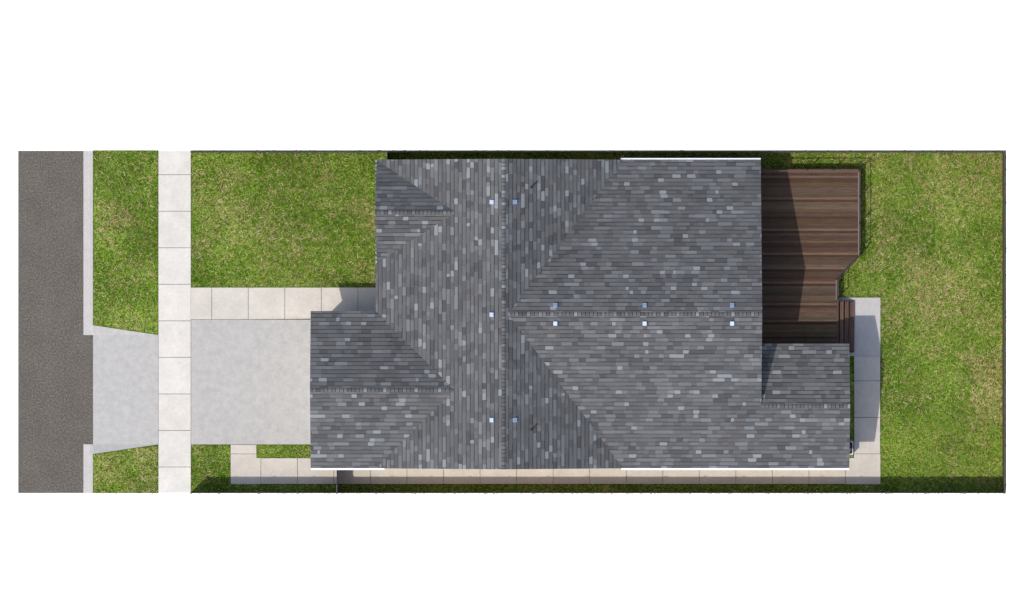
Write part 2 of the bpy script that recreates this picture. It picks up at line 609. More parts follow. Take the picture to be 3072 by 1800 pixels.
# garage
xg = WX(932, E)
ygt = WY(933, E)
yg = (ygt + yB) / 2
zg = E + sL * (ygt - yg)
xgv = xl + (zg - E) / sL
# small front gable
ys = WY(637, 5.1)
xsv = WX(1367, 5.1)
zs = E + sL * (xsv - xl)
ysl = WY(790, E)
# rear extension
xx = WX(2548, E)
yx = WY(1218, 4.4)
zx = E + sM * (yx - yB)
yxt = WY(1031, E)

HO = Vector(((xl + xe) / 2, ym, 0))
house = empty('house', HO, 'single storey house with grey shingle gable roofs filling the middle of the lot', 'house')

SH = [((0.133, 0.135, 0.139), 0.34), ((0.110, 0.112, 0.116), 0.22), ((0.162, 0.165, 0.170), 0.17), ((0.088, 0.089, 0.093), 0.08), ((0.195, 0.202, 0.210), 0.09), ((0.262, 0.276, 0.288), 0.075), ((0.130, 0.123, 0.120), 0.06)]
SHC = np.cumsum([p_ for _, p_ in SH]); SHC = SHC / SHC[-1]


def shingle_colour(bias=0.0):
    c_ = SH[int(np.searchsorted(SHC, random.random()))][0]
    if c_[0] > .18 and random.random() < bias: c_ = SH[1][0]
    k = random.uniform(0.95, 1.05) * SH_GAIN
    return tuple(x * k for x in c_)


SH_GAIN = 0.77
COURSE = 0.1865                                      # projected width of one course


def plane_cover(mb, regions, hfun, axis, eave, sgn, seed):
    """Cover a roof slope with staggered laminated tabs.
    regions: convex polygons (x,y); hfun(x,y)->z; axis 'x': eave runs along x (slope along y);
    eave: coordinate of the eave; sgn: direction of rising slope."""
    random.seed(seed)
    pts = [p_ for R in regions for p_ in R]
    if axis == 'x':
        a0, a1 = min(p_[0] for p_ in pts), max(p_[0] for p_ in pts)
        dmax = max((p_[1] - eave) * sgn for p_ in pts)
    else:
        a0, a1 = min(p_[1] for p_ in pts), max(p_[1] for p_ in pts)
        dmax = max((p_[0] - eave) * sgn for p_ in pts)
    regions = [ccw(R) for R in regions]
    for R in regions:                                 # dark sheet below the tabs
        mb.face([(p_[0], p_[1], hfun(p_[0], p_[1])) for p_ in R], 1)
    rows = int(dmax / COURSE) + 2
    boxes = [(min(p_[0] for p_ in R), max(p_[0] for p_ in R), min(p_[1] for p_ in R), max(p_[1] for p_ in R)) for R in regions]
    for k in range(rows):
        d0 = (k - 0.45) * COURSE
        d1 = d0 + COURSE
        a = a0 - random.uniform(0, .6)
        skew = 0
        while a < a1:
            cl = math.sin(a * 1.9 + k * .8 + seed) * math.sin(a * .7 - k * .55 + seed * 2) + .5 * math.sin(k * 1.3 + a * .35)
            col = shingle_colour(.25 + .55 * (cl < 0))
            if cl > .55 and col[0] < .14 and random.random() < .13: col = tuple(x_ * SH_GAIN for x_ in SH[5][0])
            w_ = random.choice((0.22, 0.28, 0.34, 0.42, 0.5, 0.62)) * random.uniform(.85, 1.15)
            if col[0] > .25 * SH_GAIN: w_ = random.choice((.14, .24, .26, .28, .36)) * random.uniform(.9, 1.1)
            ns = random.uniform(-.03, .03)
            gap = random.choice((0.016, 0.021, 0.026, 0.031))
            q = [(a, d0 + gap), (a + w_, d0 + gap), (a + w_ + ns, d1), (a + skew, d1)]
            skew = ns
            if axis == 'x': poly = [(u_, eave + sgn * d_) for u_, d_ in q]
            else: poly = [(eave + sgn * d_, u_) for u_, d_ in q]
            poly = ccw(poly)
            bx0, bx1 = min(p_[0] for p_ in poly), max(p_[0] for p_ in poly)
            by0, by1 = min(p_[1] for p_ in poly), max(p_[1] for p_ in poly)
            for R, B in zip(regions, boxes):
                if bx1 < B[0] or bx0 > B[1] or by1 < B[2] or by0 > B[3]: continue
                c2 = area_clip(poly, R)
                if len(c2) < 3: continue
                out = []
                for (X, Y) in c2:
                    d_ = ((Y if axis == 'x' else X) - eave) * sgn
                    lift = 0.016 - 0.012 * (d_ - d0) / COURSE
                    out.append((X, Y, hfun(X, Y) + lift))
                mb.face(out, 0, col)
            a += w_
    return mb


def caps(mb, p0, p1, s_a, s_b, half=0.092, seed=3, step=0.182):
    """ridge caps from p0 to p1; s_a / s_b: slope falling to the left / right of travel"""
    random.seed(seed)
    p0, p1 = Vector(p0), Vector(p1)
    d = p1 - p0; Lr = d.length; d.normalize()
    n = Vector((-d.y, d.x, 0))
    k = 0.0
    while k < Lr:
        e = min(k + step - 0.026, Lr)
        c_ = shingle_colour()
        a, b_ = p0 + d * k, p0 + d * e
        up0, up1 = Vector((0, 0, .045)), Vector((0, 0, .030))
        for sg, sl in ((1, s_a), (-1, s_b)):
            o = n * sg * half - Vector((0, 0, sl * half))
            fc = [a + up1, b_ + up0, b_ + up0 + o, a + up1 + o]
            mb.face(fc if sg < 0 else fc[::-1], 0, c_)
            fe = [b_ + up0, b_ + up0 + o, b_ + up0 + o - Vector((0, 0, .03)), b_ + up0 - Vector((0, 0, .03))]
            mb.face(fe, 1)
        k += step
    o1 = n * (half + .012)
    for sg, sl in ((1, s_a), (-1, s_b)):
        o = n * sg * (half + .006) - Vector((0, 0, sl * (half + .006)))
        up = Vector((0, 0, .021))
        mb.face([p0 + up, p1 + up, p1 + up + o, p0 + up + o], 1)


def board(a, b_, h=0.19, t=0.022, out=(0, 0)):
    """a fascia board hanging from the line a-b"""
    mb = MB()
    a, b_ = Vector(a), Vector(b_)
    o = Vector((out[0], out[1], 0)) * t
    dz = Vector((0, 0, -h))
    T = [a, b_, b_ + o, a + o]
    Bm = [p_ + dz for p_ in T]
    i = len(mb.v)
    mb.v += [tuple(p_) for p_ in T + Bm]; mb.c += [(1, 1, 1)] * 8
    for f in ((0, 1, 2, 3), (7, 6, 5, 4), (0, 4, 5, 1), (1, 5, 6, 2), (2, 6, 7, 3), (3, 7, 4, 0)):
        mb.f.append(tuple(i + k for k in f)); mb.mi.append(0)
    mb.build('fascia', M['trim'], roof_now[0], HO)


roof_now = [None]
RM = [M['shingle'], M['roof_deck']]


def soffit(mb, regions, hfun, dz=-0.17, mi=2):
    for R in regions:
        mb.face([(p_[0], p_[1], hfun(p_[0], p_[1]) + dz) for p_ in ccw(R)][::-1], mi)


hL = lambda X, Y: E + sL * (X - xl)
hR = lambda X, Y: E + sR * (xr - X)
hMu = lambda X, Y: E + sM * (yT - Y)
hMl = lambda X, Y: E + sM * (Y - yB)
hGu = lambda X, Y: E + sL * (ygt - Y)
hGl = lambda X, Y: E + sL * (Y - yB)
sSu = (zs - E) / (yT - ys); sSl = (zs - E) / (ys - ysl)
hSu = lambda X, Y: E + sSu * (yT - Y)
hSl = lambda X, Y: E + sSl * (Y - ysl)
sX = (zx - E) / (yxt - yx)
hX = lambda X, Y: E + sX * (yxt - Y)

regL = [[(xl, yT), (xrg, yT), (xrg, ys), (xsv, ys)],
        [(xsv, ys), (xrg, ys), (xrg, ysl), (xl, ysl)],
        [(xl, ysl), (xrg, ysl), (xrg, ygt), (xl, ygt)],
        [(xl, ygt), (xrg, ygt), (xrg, yg), (xgv, yg)],
        [(xgv, yg), (xrg, yg), (xrg, yB), (xl, yB)]]
regR = [[(xrg, yT), (xr, yT), (xv, ym), (xrg, ym)], [(xrg, ym), (xv, ym), (xr, yB), (xrg, yB)]]
mb = MB()
plane_cover(mb, regL, hL, 'y', xl, 1, 101)
plane_cover(mb, regR, hR, 'y', xr, -1, 102)
soffit(mb, regL, hL); soffit(mb, regR, hR)
cross = roof_now[0] = mb.build('cross_roof', RM + [M['trim']], house, HO)
tag(cross, 'tall cross gable roof with its ridge running across the lot')
mb = MB(); caps(mb, (xrg, yT, zr), (xrg, yB, zr), sR, sL, seed=5)
mb.build('ridge_cap', RM, cross, HO)
mb = MB()
for (Y, s_) in ((yT, 1), (yB, -1)):
    board((xl, Y, E - .01), (xrg, Y, zr - .01), out=(0, -s_))
    board((xrg, Y, zr - .01), (xr, Y, E - .01), out=(0, -s_))
board((xl, yT, E - .01), (xl, ygt, E - .01), out=(1, 0))

regMu = [[(xr, yT), (xe, yT), (xe, ym), (xv, ym)]]
regMl = [[(xr, yB), (xe, yB), (xe, ym), (xv, ym)], [(xe, yB), (xx, yB), (xx, yx), (xe, yx)]]
mb = MB()
plane_cover(mb, regMu, hMu, 'x', yT, -1, 103)
plane_cover(mb, regMl, hMl, 'x', yB, 1, 104)
soffit(mb, regMu, hMu); soffit(mb, regMl, hMl)
rear = roof_now[0] = mb.build('rear_roof', RM + [M['trim']], house, HO)
tag(rear, 'broad low pitched rear gable roof above the deck')
mb = MB(); caps(mb, (xv - .05, ym, zm), (xe, ym, zm), sM, sM, seed=6)
mb.build('ridge_cap', RM, rear, HO)
mb = MB()
board((xe, yT, E - .01), (xe, ym, zm - .01), out=(-1, 0))
board((xe, ym, zm - .01), (xe, yx, zx - .01), out=(-1, 0))
board((xx, yB, E - .01), (xx, yx, zx - .01), out=(-1, 0))
board((xr, yT, E - .01), (xe, yT, E - .01), out=(0, -1))
board((xr, yB, E - .01), (xx, yB, E - .01), out=(0, 1))

regX = [[(xe - .25, yxt), (xx, yxt), (xx, yx), (xe - .25, yx)]]
mb = MB()
plane_cover(mb, regX, hX, 'x', yxt, -1, 105)
soffit(mb, regX, hX)
extr = roof_now[0] = mb.build('extension_roof', RM + [M['trim']], house, HO)
mb = MB(); caps(mb, (xe, yx, zx), (xx, yx, zx), sX, sM, seed=8)
mb.build('ridge_cap', RM, extr, HO)
mb = MB()
board((xe, yxt, E - .01), (xx, yxt, E - .01), out=(0, -1))
board((xx, yx, zx - .01), (xx, yxt, E - .01), out=(-1, 0))

regGu = [[(xg, ygt), (xl, ygt), (xgv, yg), (xg, yg)]]
regGl = [[(xg, yB), (xl, yB), (xgv, yg), (xg, yg)]]
mb = MB()
plane_cover(mb, regGu, hGu, 'x', ygt, -1, 106)
plane_cover(mb, regGl, hGl, 'x', yB, 1, 107)
soffit(mb, regGu, hGu); soffit(mb, regGl, hGl)
gar = roof_now[0] = mb.build('garage_roof', RM + [M['trim']], house, HO)
mb = MB(); caps(mb, (xgv - .05, yg, zg), (xg, yg, zg), sL, sL, seed=9)
mb.build('ridge_cap', RM, gar, HO)
mb = MB()
board((xg, ygt, E - .01), (xg, yg, zg - .01), out=(1, 0))
board((xg, yg, zg - .01), (xg, yB, E - .01), out=(1, 0))
board((xg, ygt, E - .01), (xl, ygt, E - .01), out=(0, -1))
board((xg, yB, E - .01), (xl, yB, E - .01), out=(0, 1))

regSu = [[(xl, yT), (xsv, ys), (xl, ys)]]
regSl = [[(xl, ysl), (xsv, ys), (xl, ys)]]
mb = MB()
plane_cover(mb, regSu, hSu, 'x', yT, -1, 108)
plane_cover(mb, regSl, hSl, 'x', ysl, 1, 109)
soffit(mb, regSu, hSu); soffit(mb, regSl, hSl)
sg = roof_now[0] = mb.build('front_gable_roof', RM + [M['trim']], house, HO)
mb = MB(); caps(mb, (xsv - .06, ys, zs), (xl, ys, zs), sSl, sSu, seed=10)
mb.build('ridge_cap', RM, sg, HO)
mb = MB()
board((xl + .003, yT, E + .01), (xl + .003, ys, zs - .01), out=(1, 0))
board((xl + .003, ys, zs - .01), (xl + .003, ysl, E + .01), out=(1, 0))

# gutters
def gutter(x0, x1, y, sgn, parent):
    """sgn -1: hangs on the lower side of the picture"""
    mb = MB()
    prof = [(0.0, 3.27), (0.056, 3.262), (0.074, 3.225), (0.074, 3.20), (0.060, 3.165), (0.052, 3.14), (0.0, 3.14)]
    n = len(prof); i = len(mb.v)
    mb.v += [(x0, y + sgn * p_[0], p_[1]) for p_ in prof] + [(x1, y + sgn * p_[0], p_[1]) for p_ in prof]
    mb.c += [(1, 1, 1)] * (2 * n)
    mb.f.append(tuple(i + k for k in range(n))); mb.mi.append(0)
    mb.f.append(tuple(i + n + k for k in reversed(range(n)))); mb.mi.append(0)
    for k in range(n):
        k2 = (k + 1) % n
        mb.f.append((i + k, i + n + k, i + n + k2, i + k2)); mb.mi.append(0)
    mb.build('gutter', M['white'], parent, HO)


gutter(WX(932.5, E), WX(1153, E), yB - .003, -1, gar)
gutter(WX(1864, E), xx, yB - .003, -1, rear)
gutter(WX(1862, E), xe, yT + .003, 1, rear)

# walls (tan lap siding), inset under the eaves
xw0, xw1 = xl + .50, xe - .32
yw0, yw1 = yB + .40, yT - .40
xgw = xg + .53; ygw = ygt - .40
xxw = xx - .45; yxw = yxt - .40
mb = MB()
Zt = E + .0
mb.box(xw0, xw1, yw0, yw1, -.05, Zt)
mb.box(xgw, xw0, yw0, ygw, -.05, Zt - .001, 1)
mb.box(xw0 - .03, xw0 - .002, ygw + .002, yw1 + .002, -.05, Zt, 1)
mb.box(xw1, xxw, yw0, yxw, -.05, Zt - .001)
DZ = -0.19


def gable_x(x0, x1, pts):                             # vertical prism thin in x
    n = len(pts); i = len(mb.v)
    mb.v += [(x0, p_[0], p_[1]) for p_ in pts] + [(x1, p_[0], p_[1]) for p_ in pts]
    mb.c += [(1, 1, 1)] * (2 * n)
    mb.f.append(tuple(i + k for k in range(n))[::-1]); mb.mi.append(0)
    mb.f.append(tuple(i + n + k for k in range(n))); mb.mi.append(0)
    for k in range(n):
        k2 = (k + 1) % n
        mb.f.append((i + k, i + k2, i + n + k2, i + n + k)); mb.mi.append(0)


def gable_y(y0, y1, pts):
    n = len(pts); i = len(mb.v)
    mb.v += [(p_[0], y0, p_[1]) for p_ in pts] + [(p_[0], y1, p_[1]) for p_ in pts]
    mb.c += [(1, 1, 1)] * (2 * n)
    mb.f.append(tuple(i + k for k in range(n))); mb.mi.append(0)
    mb.f.append(tuple(i + n + k for k in range(n))[::-1]); mb.mi.append(0)
    for k in range(n):
        k2 = (k + 1) % n
        mb.f.append((i + k, i + n + k, i + n + k2, i + k2)); mb.mi.append(0)


gable_x(xgw + .002, xgw + .12, [(yw0 + .1, Zt - .02), (ygw - .1, Zt - .02), (yg, zg + DZ)])
gable_x(xw1 - .12, xw1 - .002, [(yw0 + .1, Zt - .02), (yw1 - .1, Zt - .02), (ym, zm + DZ)])
gable_x(xxw - .12, xxw - .002, [(yw0 + .1, Zt - .02), (yxw - .1, Zt - .02), (yx, zx + DZ)])
gable_x(xw0 + .002, xw0 + .12, [(ysl + .4, Zt - .02), (yw1 - .1, Zt - .02), (ys, zs + DZ)])
gable_y(yw1 - .12, yw1 - .002, [(xw0 + .2, Zt - .02), (xr - .5, Zt - .02), (xrg, zr + DZ)])
gable_y(yw0 + .002, yw0 + .12, [(xw0 + .2, Zt - .02), (xr - .5, Zt - .02), (xrg, zr + DZ)])
mb.build('wall', [M['siding'], M['siding_grey']], house, HO)
mb = MB()
mb.box(xw0 - .02, xw1 + .02, yw0 - .02, yw1 + .02, -.1, .3)
mb.box(xgw - .02, xw0 - .02, yw0 - .018, ygw + .02, -.1, .3)
mb.box(xw1 + .02, xxw + .02, yw0 - .018, yxw + .02, -.1, .3)
mb.build('foundation', M['curb'], house, HO)


def opening(kind, cx, cy, w, h, z, nx, ny, pane=None):
    """a window or door on a wall; (nx,ny) faces outwards"""
    tx, ty = -ny, nx
    def bx(mbb, a0, a1, z0, z1, d0, d1, mi=0):
        xs = [cx + tx * a + nx * d for a in (a0, a1) for d in (d0, d1)]
        ysx = [cy + ty * a + ny * d for a in (a0, a1) for d in (d0, d1)]
        mbb.box(min(xs), max(xs), min(ysx), max(ysx), z0, z1, mi)
    fr_ = 0.09
    if nx == -1 and cx > -7: cx -= .03
    mbf = MB()
    bx(mbf, -w / 2, w / 2, z + h - fr_, z + h, 0.0, .06); bx(mbf, -w / 2, w / 2, z, z + fr_, 0.0, .07)
    bx(mbf, -w / 2, -w / 2 + fr_, z + fr_, z + h - fr_, 0.0, .055); bx(mbf, w / 2 - fr_, w / 2, z + fr_, z + h - fr_, 0.0, .055)
    if kind == 'window': bx(mbf, -.025, .025, z + fr_, z + h - fr_, 0.0, .045)
    par = mbf.build(kind, M['trim'], house, HO)
    mbp = MB()
    if kind == 'garage_door':
        nr = 4
        for k in range(nr):
            z0 = z + fr_ + (h - 2 * fr_) * k / nr; z1 = z + fr_ + (h - 2 * fr_) * (k + 1) / nr - .012
            bx(mbp, -w / 2 + fr_, w / 2 - fr_, z0, z1, 0.0, .03)
            for j in range(6):
                aw = (w - 2 * fr_) / 6
                bx(mbp, -w / 2 + fr_ + aw * j + .1, -w / 2 + fr_ + aw * (j + 1) - .1, z0 + .09, z1 - .09, .03, .042)
        mbp.build('panel', M['trim'], par, HO)
    elif kind == 'window' or kind == 'patio_door':
        bx(mbp, -w / 2 + fr_, w / 2 - fr_, z + fr_, z + h - fr_, 0.0, .015)
        mbp.build('pane', M['glass'], par, HO)
    else:
        bx(mbp, -w / 2 + fr_, w / 2 - fr_, z + fr_, z + h - fr_, 0.0, .03)
        bx(mbp, -w / 2 + .2, w / 2 - .2, z + 1.2, z + h - .3, .03, .04)
        mbp.build('door_leaf', M['door'], par, HO)
        mbh = MB(); bx(mbh, w / 2 - .2, w / 2 - .16, z + .95, z + 1.1, .03, .08)
        mbh.build('handle', M['rail_metal'], par, HO)


opening('garage_door', xgw, yg, 4.9, 2.3, .18, -1, 0)
opening('front_door', xw0, (WY(862) + WY(940)) / 2, 1.15, 2.3, .2, -1, 0)
opening('window', xw0, ys, 2.0, 1.3, 1.1, -1, 0)
for X in (-2.0, 2.2, 6.2, 10.0):
    opening('window', X, yw0, 1.3, 1.2, 1.3, 0, -1)
for X in (-3.0, 1.5, 7.5):
    opening('window', X, yw1, 1.3, 1.2, 1.3, 0, 1)
opening('patio_door', xw1, 2.0, 2.6, 2.2, .72, 1, 0)
opening('window', xxw, yx, 1.5, 1.2, 1.3, 1, 0)

# roof vents: one square metal hood, copied
def hood():
    bm = bmesh.new()
    bmesh.ops.create_cube(bm, size=1.0)
    for v_ in bm.verts:
        v_.co.x *= .205; v_.co.y *= .222; v_.co.z *= .085
        if v_.co.z > 0:
            v_.co.x *= .94; v_.co.y *= .94
    bmesh.ops.bevel(bm, geom=[e for e in bm.edges], offset=.014, segments=2, profile=.5, affect='EDGES')
    r_ = bmesh.ops.create_cube(bm, size=1.0)
    for v_ in r_['verts']:
        v_.co.x *= .17; v_.co.y *= .18; v_.co.z = v_.co.z * .06 - .06
    me = bpy.data.meshes.new('roof_vent'); bm.to_mesh(me); bm.free()
    me.materials.append(M['vent'])
    for p_ in me.polygons: p_.use_smooth = False
    return me


vent_me = hood()
vents = [(1478, 606, 'L'), (1542, 606, 'R'), (1478, 944, 'L'), (1478, 1260, 'L'), (1542, 1260, 'R')]
for xpx in (1666, 1934, 2196.5):
    vents += [(xpx, 918, 'U'), (xpx, 968, 'D')]
for (px, py, s_) in vents:
    hf, nrm = {'L': (hL, Vector((-sL, 0, 1))), 'R': (hR, Vector((sR, 0, 1))), 'U': (hMu, Vector((0, sM, 1))), 'D': (hMl, Vector((0, -sM, 1)))}[s_]
    p_ = W(px, py, 6.0)
    z_ = hf(p_.x, p_.y); p_ = W(px, py, z_); z_ = hf(p_.x, p_.y)
    ob = bpy.data.objects.new('roof_vent', vent_me)
    COL.objects.link(ob); ob.parent = house
    nrm.normalize()
    ob.location = Vector((p_.x, p_.y, z_)) + nrm * 0.085 - HO
    ob.rotation_mode = 'QUATERNION'
    ob.rotation_quaternion = Vector((0, 0, 1)).rotation_difference(nrm)
for py in (561.5, 1289):
    p_ = W(1594, py, 5.6); z_ = hR(p_.x, p_.y)
    mb = MB(); mb.cyl(p_.x, p_.y, z_ - .1, z_ + .56, .042, 16, 0)
    mb.cyl(p_.x, p_.y, z_ + .56, z_ + .563, .030, 12, 1)  # black disc on the closed top paints the dark inside of the pipe
    mb.cyl(p_.x, p_.y, z_ - .02, z_ + .09, .065, 16, 0, r2=.045)
    mb.build('vent_pipe', [M['pipe'], M['bore_shade']], house, HO)

# ------------------------------------------------------------------ deck with steps and railing
HD = 0.70
DO = W(2400, 780, 0)
deck = empty('deck', DO, 'dark brown timber deck with clipped corner and steps at the back of the house', 'deck')
BR = [(0.090, 0.056, 0.038), (0.102, 0.068, 0.047), (0.115, 0.071, 0.049), (0.075, 0.047, 0.032), (0.118, 0.080, 0.055), (0.145, 0.090, 0.062), (0.044, 0.028, 0.020), (0.086, 0.060, 0.042)]
random.seed(21)
wx = lambda p_: WX(p_, HD)
wy = lambda p_: WY(p_, HD)
dx0 = xw1
A = [(dx0, wy(1057)), (wx(2511), wy(1057)), (wx(2511), wy(512.5)), (dx0, wy(512.5))]
B_ = [(wx(2511), wy(512.5)), (wx(2576), wy(512.5)), (wx(2576), wy(766)), (wx(2511), wy(836))]
mb = MB()
Y = wy(512.5)
k = 0
PW = 0.1125
dark_rows = {3, 12, 19, 25, 35, 41, 47, 56, 63, 69}
light_rows = {2, 11, 24, 34, 40, 46, 55, 62}
while Y > wy(1057):
    base = tuple(c_ * random.uniform(.88, 1.1) for c_ in random.choice(BR[:5] + [BR[7]]))
    if k in dark_rows: base = tuple(.5 * (p_ + q_) for p_, q_ in zip(BR[6], BR[3]))
    if k in light_rows: base = BR[5]
    # long boards butted end to end
    cuts_ = [dx0 - .1, wx(2600)]
    for a, b2 in zip(cuts_[:-1], cuts_[1:]):
        t_ = random.uniform(.9, 1.1)
        col = tuple(c_ * t_ for c_ in base)
        q = [(a, Y - PW + .007), (b2, Y - PW + .007), (b2, Y), (a, Y)]
        for R in (ccw(A), ccw(B_)):
            c2 = area_clip(q, R)
            if len(c2) > 2:
                c2 = ccw(c2)
                mb.prism(c2, HD - .028, HD, 0, col)
    Y -= PW; k += 1
mb.build('deck_boards', M['deck_x'], deck, DO)
# trim boards round the edge and skirt below
mb = MB()
ring = [(dx0, wy(507)), (wx(2581.5), wy(507)), (wx(2581.5), wy(767.5)), (wx(2516), wy(838)), (wx(2516), wy(1057))]
inner = [(dx0, wy(512.3)), (wx(2576.2), wy(512.3)), (wx(2576.2), wy(766)), (wx(2511.2), wy(836)), (wx(2511.2), wy(1057))]
for k in range(4):
    a, b2, c2, d2 = ring[k], ring[k + 1], inner[k + 1], inner[k]
    mb.prism(ccw([a, b2, c2, d2]), HD - .04, HD + .003, 0, (0.10, 0.058, 0.046))
mb.build('edge_board', M['deck_y'], deck, DO)
mb = MB()
for k in range(4):
    a, b2 = Vector(ring[k]), Vector(ring[k + 1])
    n = (b2 - a).normalized(); n = Vector((n.y, -n.x))
    ai, bi = a + n * .03 if False else a.lerp(Vector(inner[k]), .3), b2.lerp(Vector(inner[k + 1]), .3)
    ao, bo = a.lerp(Vector(inner[k]), .1), b2.lerp(Vector(inner[k + 1]), .1)
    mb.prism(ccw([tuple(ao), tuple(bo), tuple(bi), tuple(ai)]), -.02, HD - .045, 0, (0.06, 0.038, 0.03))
mb.build('skirt', M['deck_y'], deck, DO)
# steps: three treads of two boards, on stringers
for i, (a, b2) in enumerate(((2519.5, 2530.5), (2534, 2546), (2550, 2563))):
    zt = HD * (3 - i) / 4
    mb = MB()
    xa_, xb_ = WX(a, zt), WX(b2, zt)
    xm_ = (xa_ + xb_) / 2
    for u0, u1 in ((xa_, xm_ - .003), (xm_ + .003, xb_)):
        t_ = random.uniform(.85, 1.15)
        mb.box(u0, u1, WY(1057.5, zt), WY(902.5, zt), zt - .035, zt, 0, (0.13 * t_, 0.077 * t_, 0.055 * t_), .003)
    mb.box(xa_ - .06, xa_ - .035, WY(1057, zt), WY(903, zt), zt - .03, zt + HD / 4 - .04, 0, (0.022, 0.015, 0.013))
    mb.build('tread', M['deck_y'], deck, DO)
for yy in (904, 1056):
    mb = MB()
    x0_, x1_ = WX(2517, .3), WX(2562.5, 0)
    mb.f.append((0, 1, 2, 3)); mb.mi.append(0)
    mb.f.append((7, 6, 5, 4)); mb.mi.append(0)
    for f in ((0, 4, 5, 1), (1, 5, 6, 2), (2, 6, 7, 3), (3, 7, 4, 0)):
        mb.f.append(f); mb.mi.append(0)
    for s_ in (.02, -.02):
        for (X, Z) in ((x0_, .04), (x1_, .04), (x1_, .13), (x0_, HD - .06)):
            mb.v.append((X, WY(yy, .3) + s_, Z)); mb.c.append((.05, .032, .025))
    mb.build('stringer', M['deck_y'], deck, DO)

# railing
RH = HD + 0.90
rw = lambda px, py: (WX(px, RH), WY(py, RH))
run1 = [rw(2292, 512.8), rw(2574, 512.8)]
run2 = [rw(2575.4, 517), rw(2575.4, 766)]
run3 = [rw(2573, 771), rw(2511, 834)]
run4 = [rw(2508.7, 840), rw(2508.7, 899)]


def rail(name, pts, mat, z, w, h):
    mb = MB(); mb.bar((*pts[0], z), (*pts[1], z), w, h)
    return mb.build(name, mat, deck, DO)


rail('handrail', run1, M['rail_brown'], RH, .030, .05)
rail('handrail', run2, M['rail_metal'], RH, .030, .05)
rail('handrail', run3, M['dark_metal'], RH, .030, .05)
rail('handrail', run4, M['rail_metal'], RH, .030, .05)
posts = []
for px in (2343, 2422, 2501): posts.append(W(px, 510.3, RH))
posts.append(W(2579, 510.8, RH))
for py in (591, 670, 748, 764): posts.append(W(2579.5, py, RH))
posts += [W(2546, 800, RH), W(2512.5, 838, RH), W(2513, 897, RH)]
mb = MB(); mb.box(-.022, .022, -.022, .022, -.55, RH - HD - .02, 0, (1, 1, 1), .004)
p0 = mb.build('post', M['dark_metal'], deck)
p0.location = Vector((posts[0].x, posts[0].y, HD)) - DO
for q in posts[1:]:
    copy_part(p0, Vector((q.x, q.y, HD)) - DO, deck)
for run in (run1, run2, run3, run4):
    d_ = .05
    a, b2 = Vector(run[0]), Vector(run[1])
    n_ = (b2 - a).normalized(); n_ = Vector((-n_.y, n_.x)) * .035
    for j in range(1, 5):
        mb = MB(); z_ = HD + .9 * j / 5
        mb.bar((a.x + n_.x, a.y + n_.y, z_), (b2.x + n_.x, b2.y + n_.y, z_), .005, .005)
        mb.build('cable', M['dark_metal'], deck, DO)

# ------------------------------------------------------------------ fences
FH = 1.83
yf1 = WY(455.6, FH); yf0 = WY(1478.9, FH); xf = WX(3013.6, FH); xf0 = WX(573.5, FH)
SP = 117.75 / S * (1 - FH / D)


def fence_run(label, p, q, first, skip_end=False, gate=None, top=FH):
    p, q = Vector((*p, 0)), Vector((*q, 0))
    d = (q - p); Lf = d.length; d.normalize()
    root = empty('fence', p, label, 'fence', 'fences around the yard')
    ang = math.atan2(d.y, d.x)
    root.rotation_euler.z = ang
    cuts = [0.0]
    k = first
    while k < Lf - .3:
        cuts.append(k); k += SP
    cuts.append(Lf)
    # prototypes
    mb = MB(); mb.box(-.034, .034, -.034, .034, -.1, top + .02, 0, (1, 1, 1), .006)
    mb.box(-.042, .042, -.042, .042, top + .02, top + .035, 0, (1, 1, 1), .006)
    post = mb.build('post', M['fence_metal'], root)
    post.location = (0, 0, 0)
    for c_ in cuts[1:]:
        if skip_end and c_ == cuts[-1]: continue
        copy_part(post, (c_, 0, 0), root)
    lengths = {}
    for a, b2 in zip(cuts[:-1], cuts[1:]):
        w_ = round(b2 - a - .068, 3)
        if w_ < .05: continue
        if w_ in lengths:
            copy_part(lengths[w_], (a + .034, 0, 0), root)
            continue
        mb = MB()
        z_ = .04
        nb = 11
        bh = (top - .08) / nb
        for j in range(nb):
            mb.box(0, w_, -.012, .012, z_ + j * bh, z_ + (j + 1) * bh - .003)
        pan = mb.build('panel', M['fence_board'], root)
        pan.location = (a + .034, 0, 0)
        mb = MB(); mb.box(0, w_, -.018, .018, top - .03, top, 0, (1, 1, 1), .005)
        mb.build('top_rail', M['fence_metal'], pan)
        lengths[w_] = pan
    return root


o1 = (657.4 - 573.5) / S * (1 - FH / D)
fence_run('long brown board fence with charcoal posts along the upper side of the lot', (xf0, yf1), (xf - .001, yf1), o1)
fence_run('long brown board fence shading the paved path along the lower side of the lot', (xf0, yf0), (xf - .001, yf0), o1)
fence_run('brown board fence across the far right end of the back lawn', (xf, yf1 - .036), (xf, yf0 + .036), SP - .036)
x_r = WX(1161.2, FH)
fence_run('short fence return between the front lawn and the upper corner of the house', (x_r, yf1 - .036), (x_r, yw1), .99)
x_g = WX(1010.3, FH)
gate = empty('gate', (x_g, yf0 + .036, 0), 'narrow side gate across the path beside the garage', 'gate')
mb = MB()
gz = FH
y0_, yq, y1_ = yf0 + .036, WY(1457.2, FH), yw0 - .01
GO = (x_g, yf0 + .036, 0)
mb.box(x_g - .034, x_g + .034, yq - .034, yq + .034, -.1, gz + .03, 0, (1, 1, 1), .006)
mb.build('post', M['fence_metal'], gate, GO)
mb = MB()
for j in range(11):
    mb.box(x_g - .012, x_g + .012, y0_, yq - .034, .04 + j * .159, .04 + (j + 1) * .159 - .003)
mb.build('side_panel', M['fence_board'], gate, GO)
mb = MB(); mb.box(x_g - .024, x_g + .024, y0_, yq - .034, gz - .03, gz, 0, (1, 1, 1), .004)
mb.build('top_rail', M['fence_metal'], gate, GO)
mb = MB()
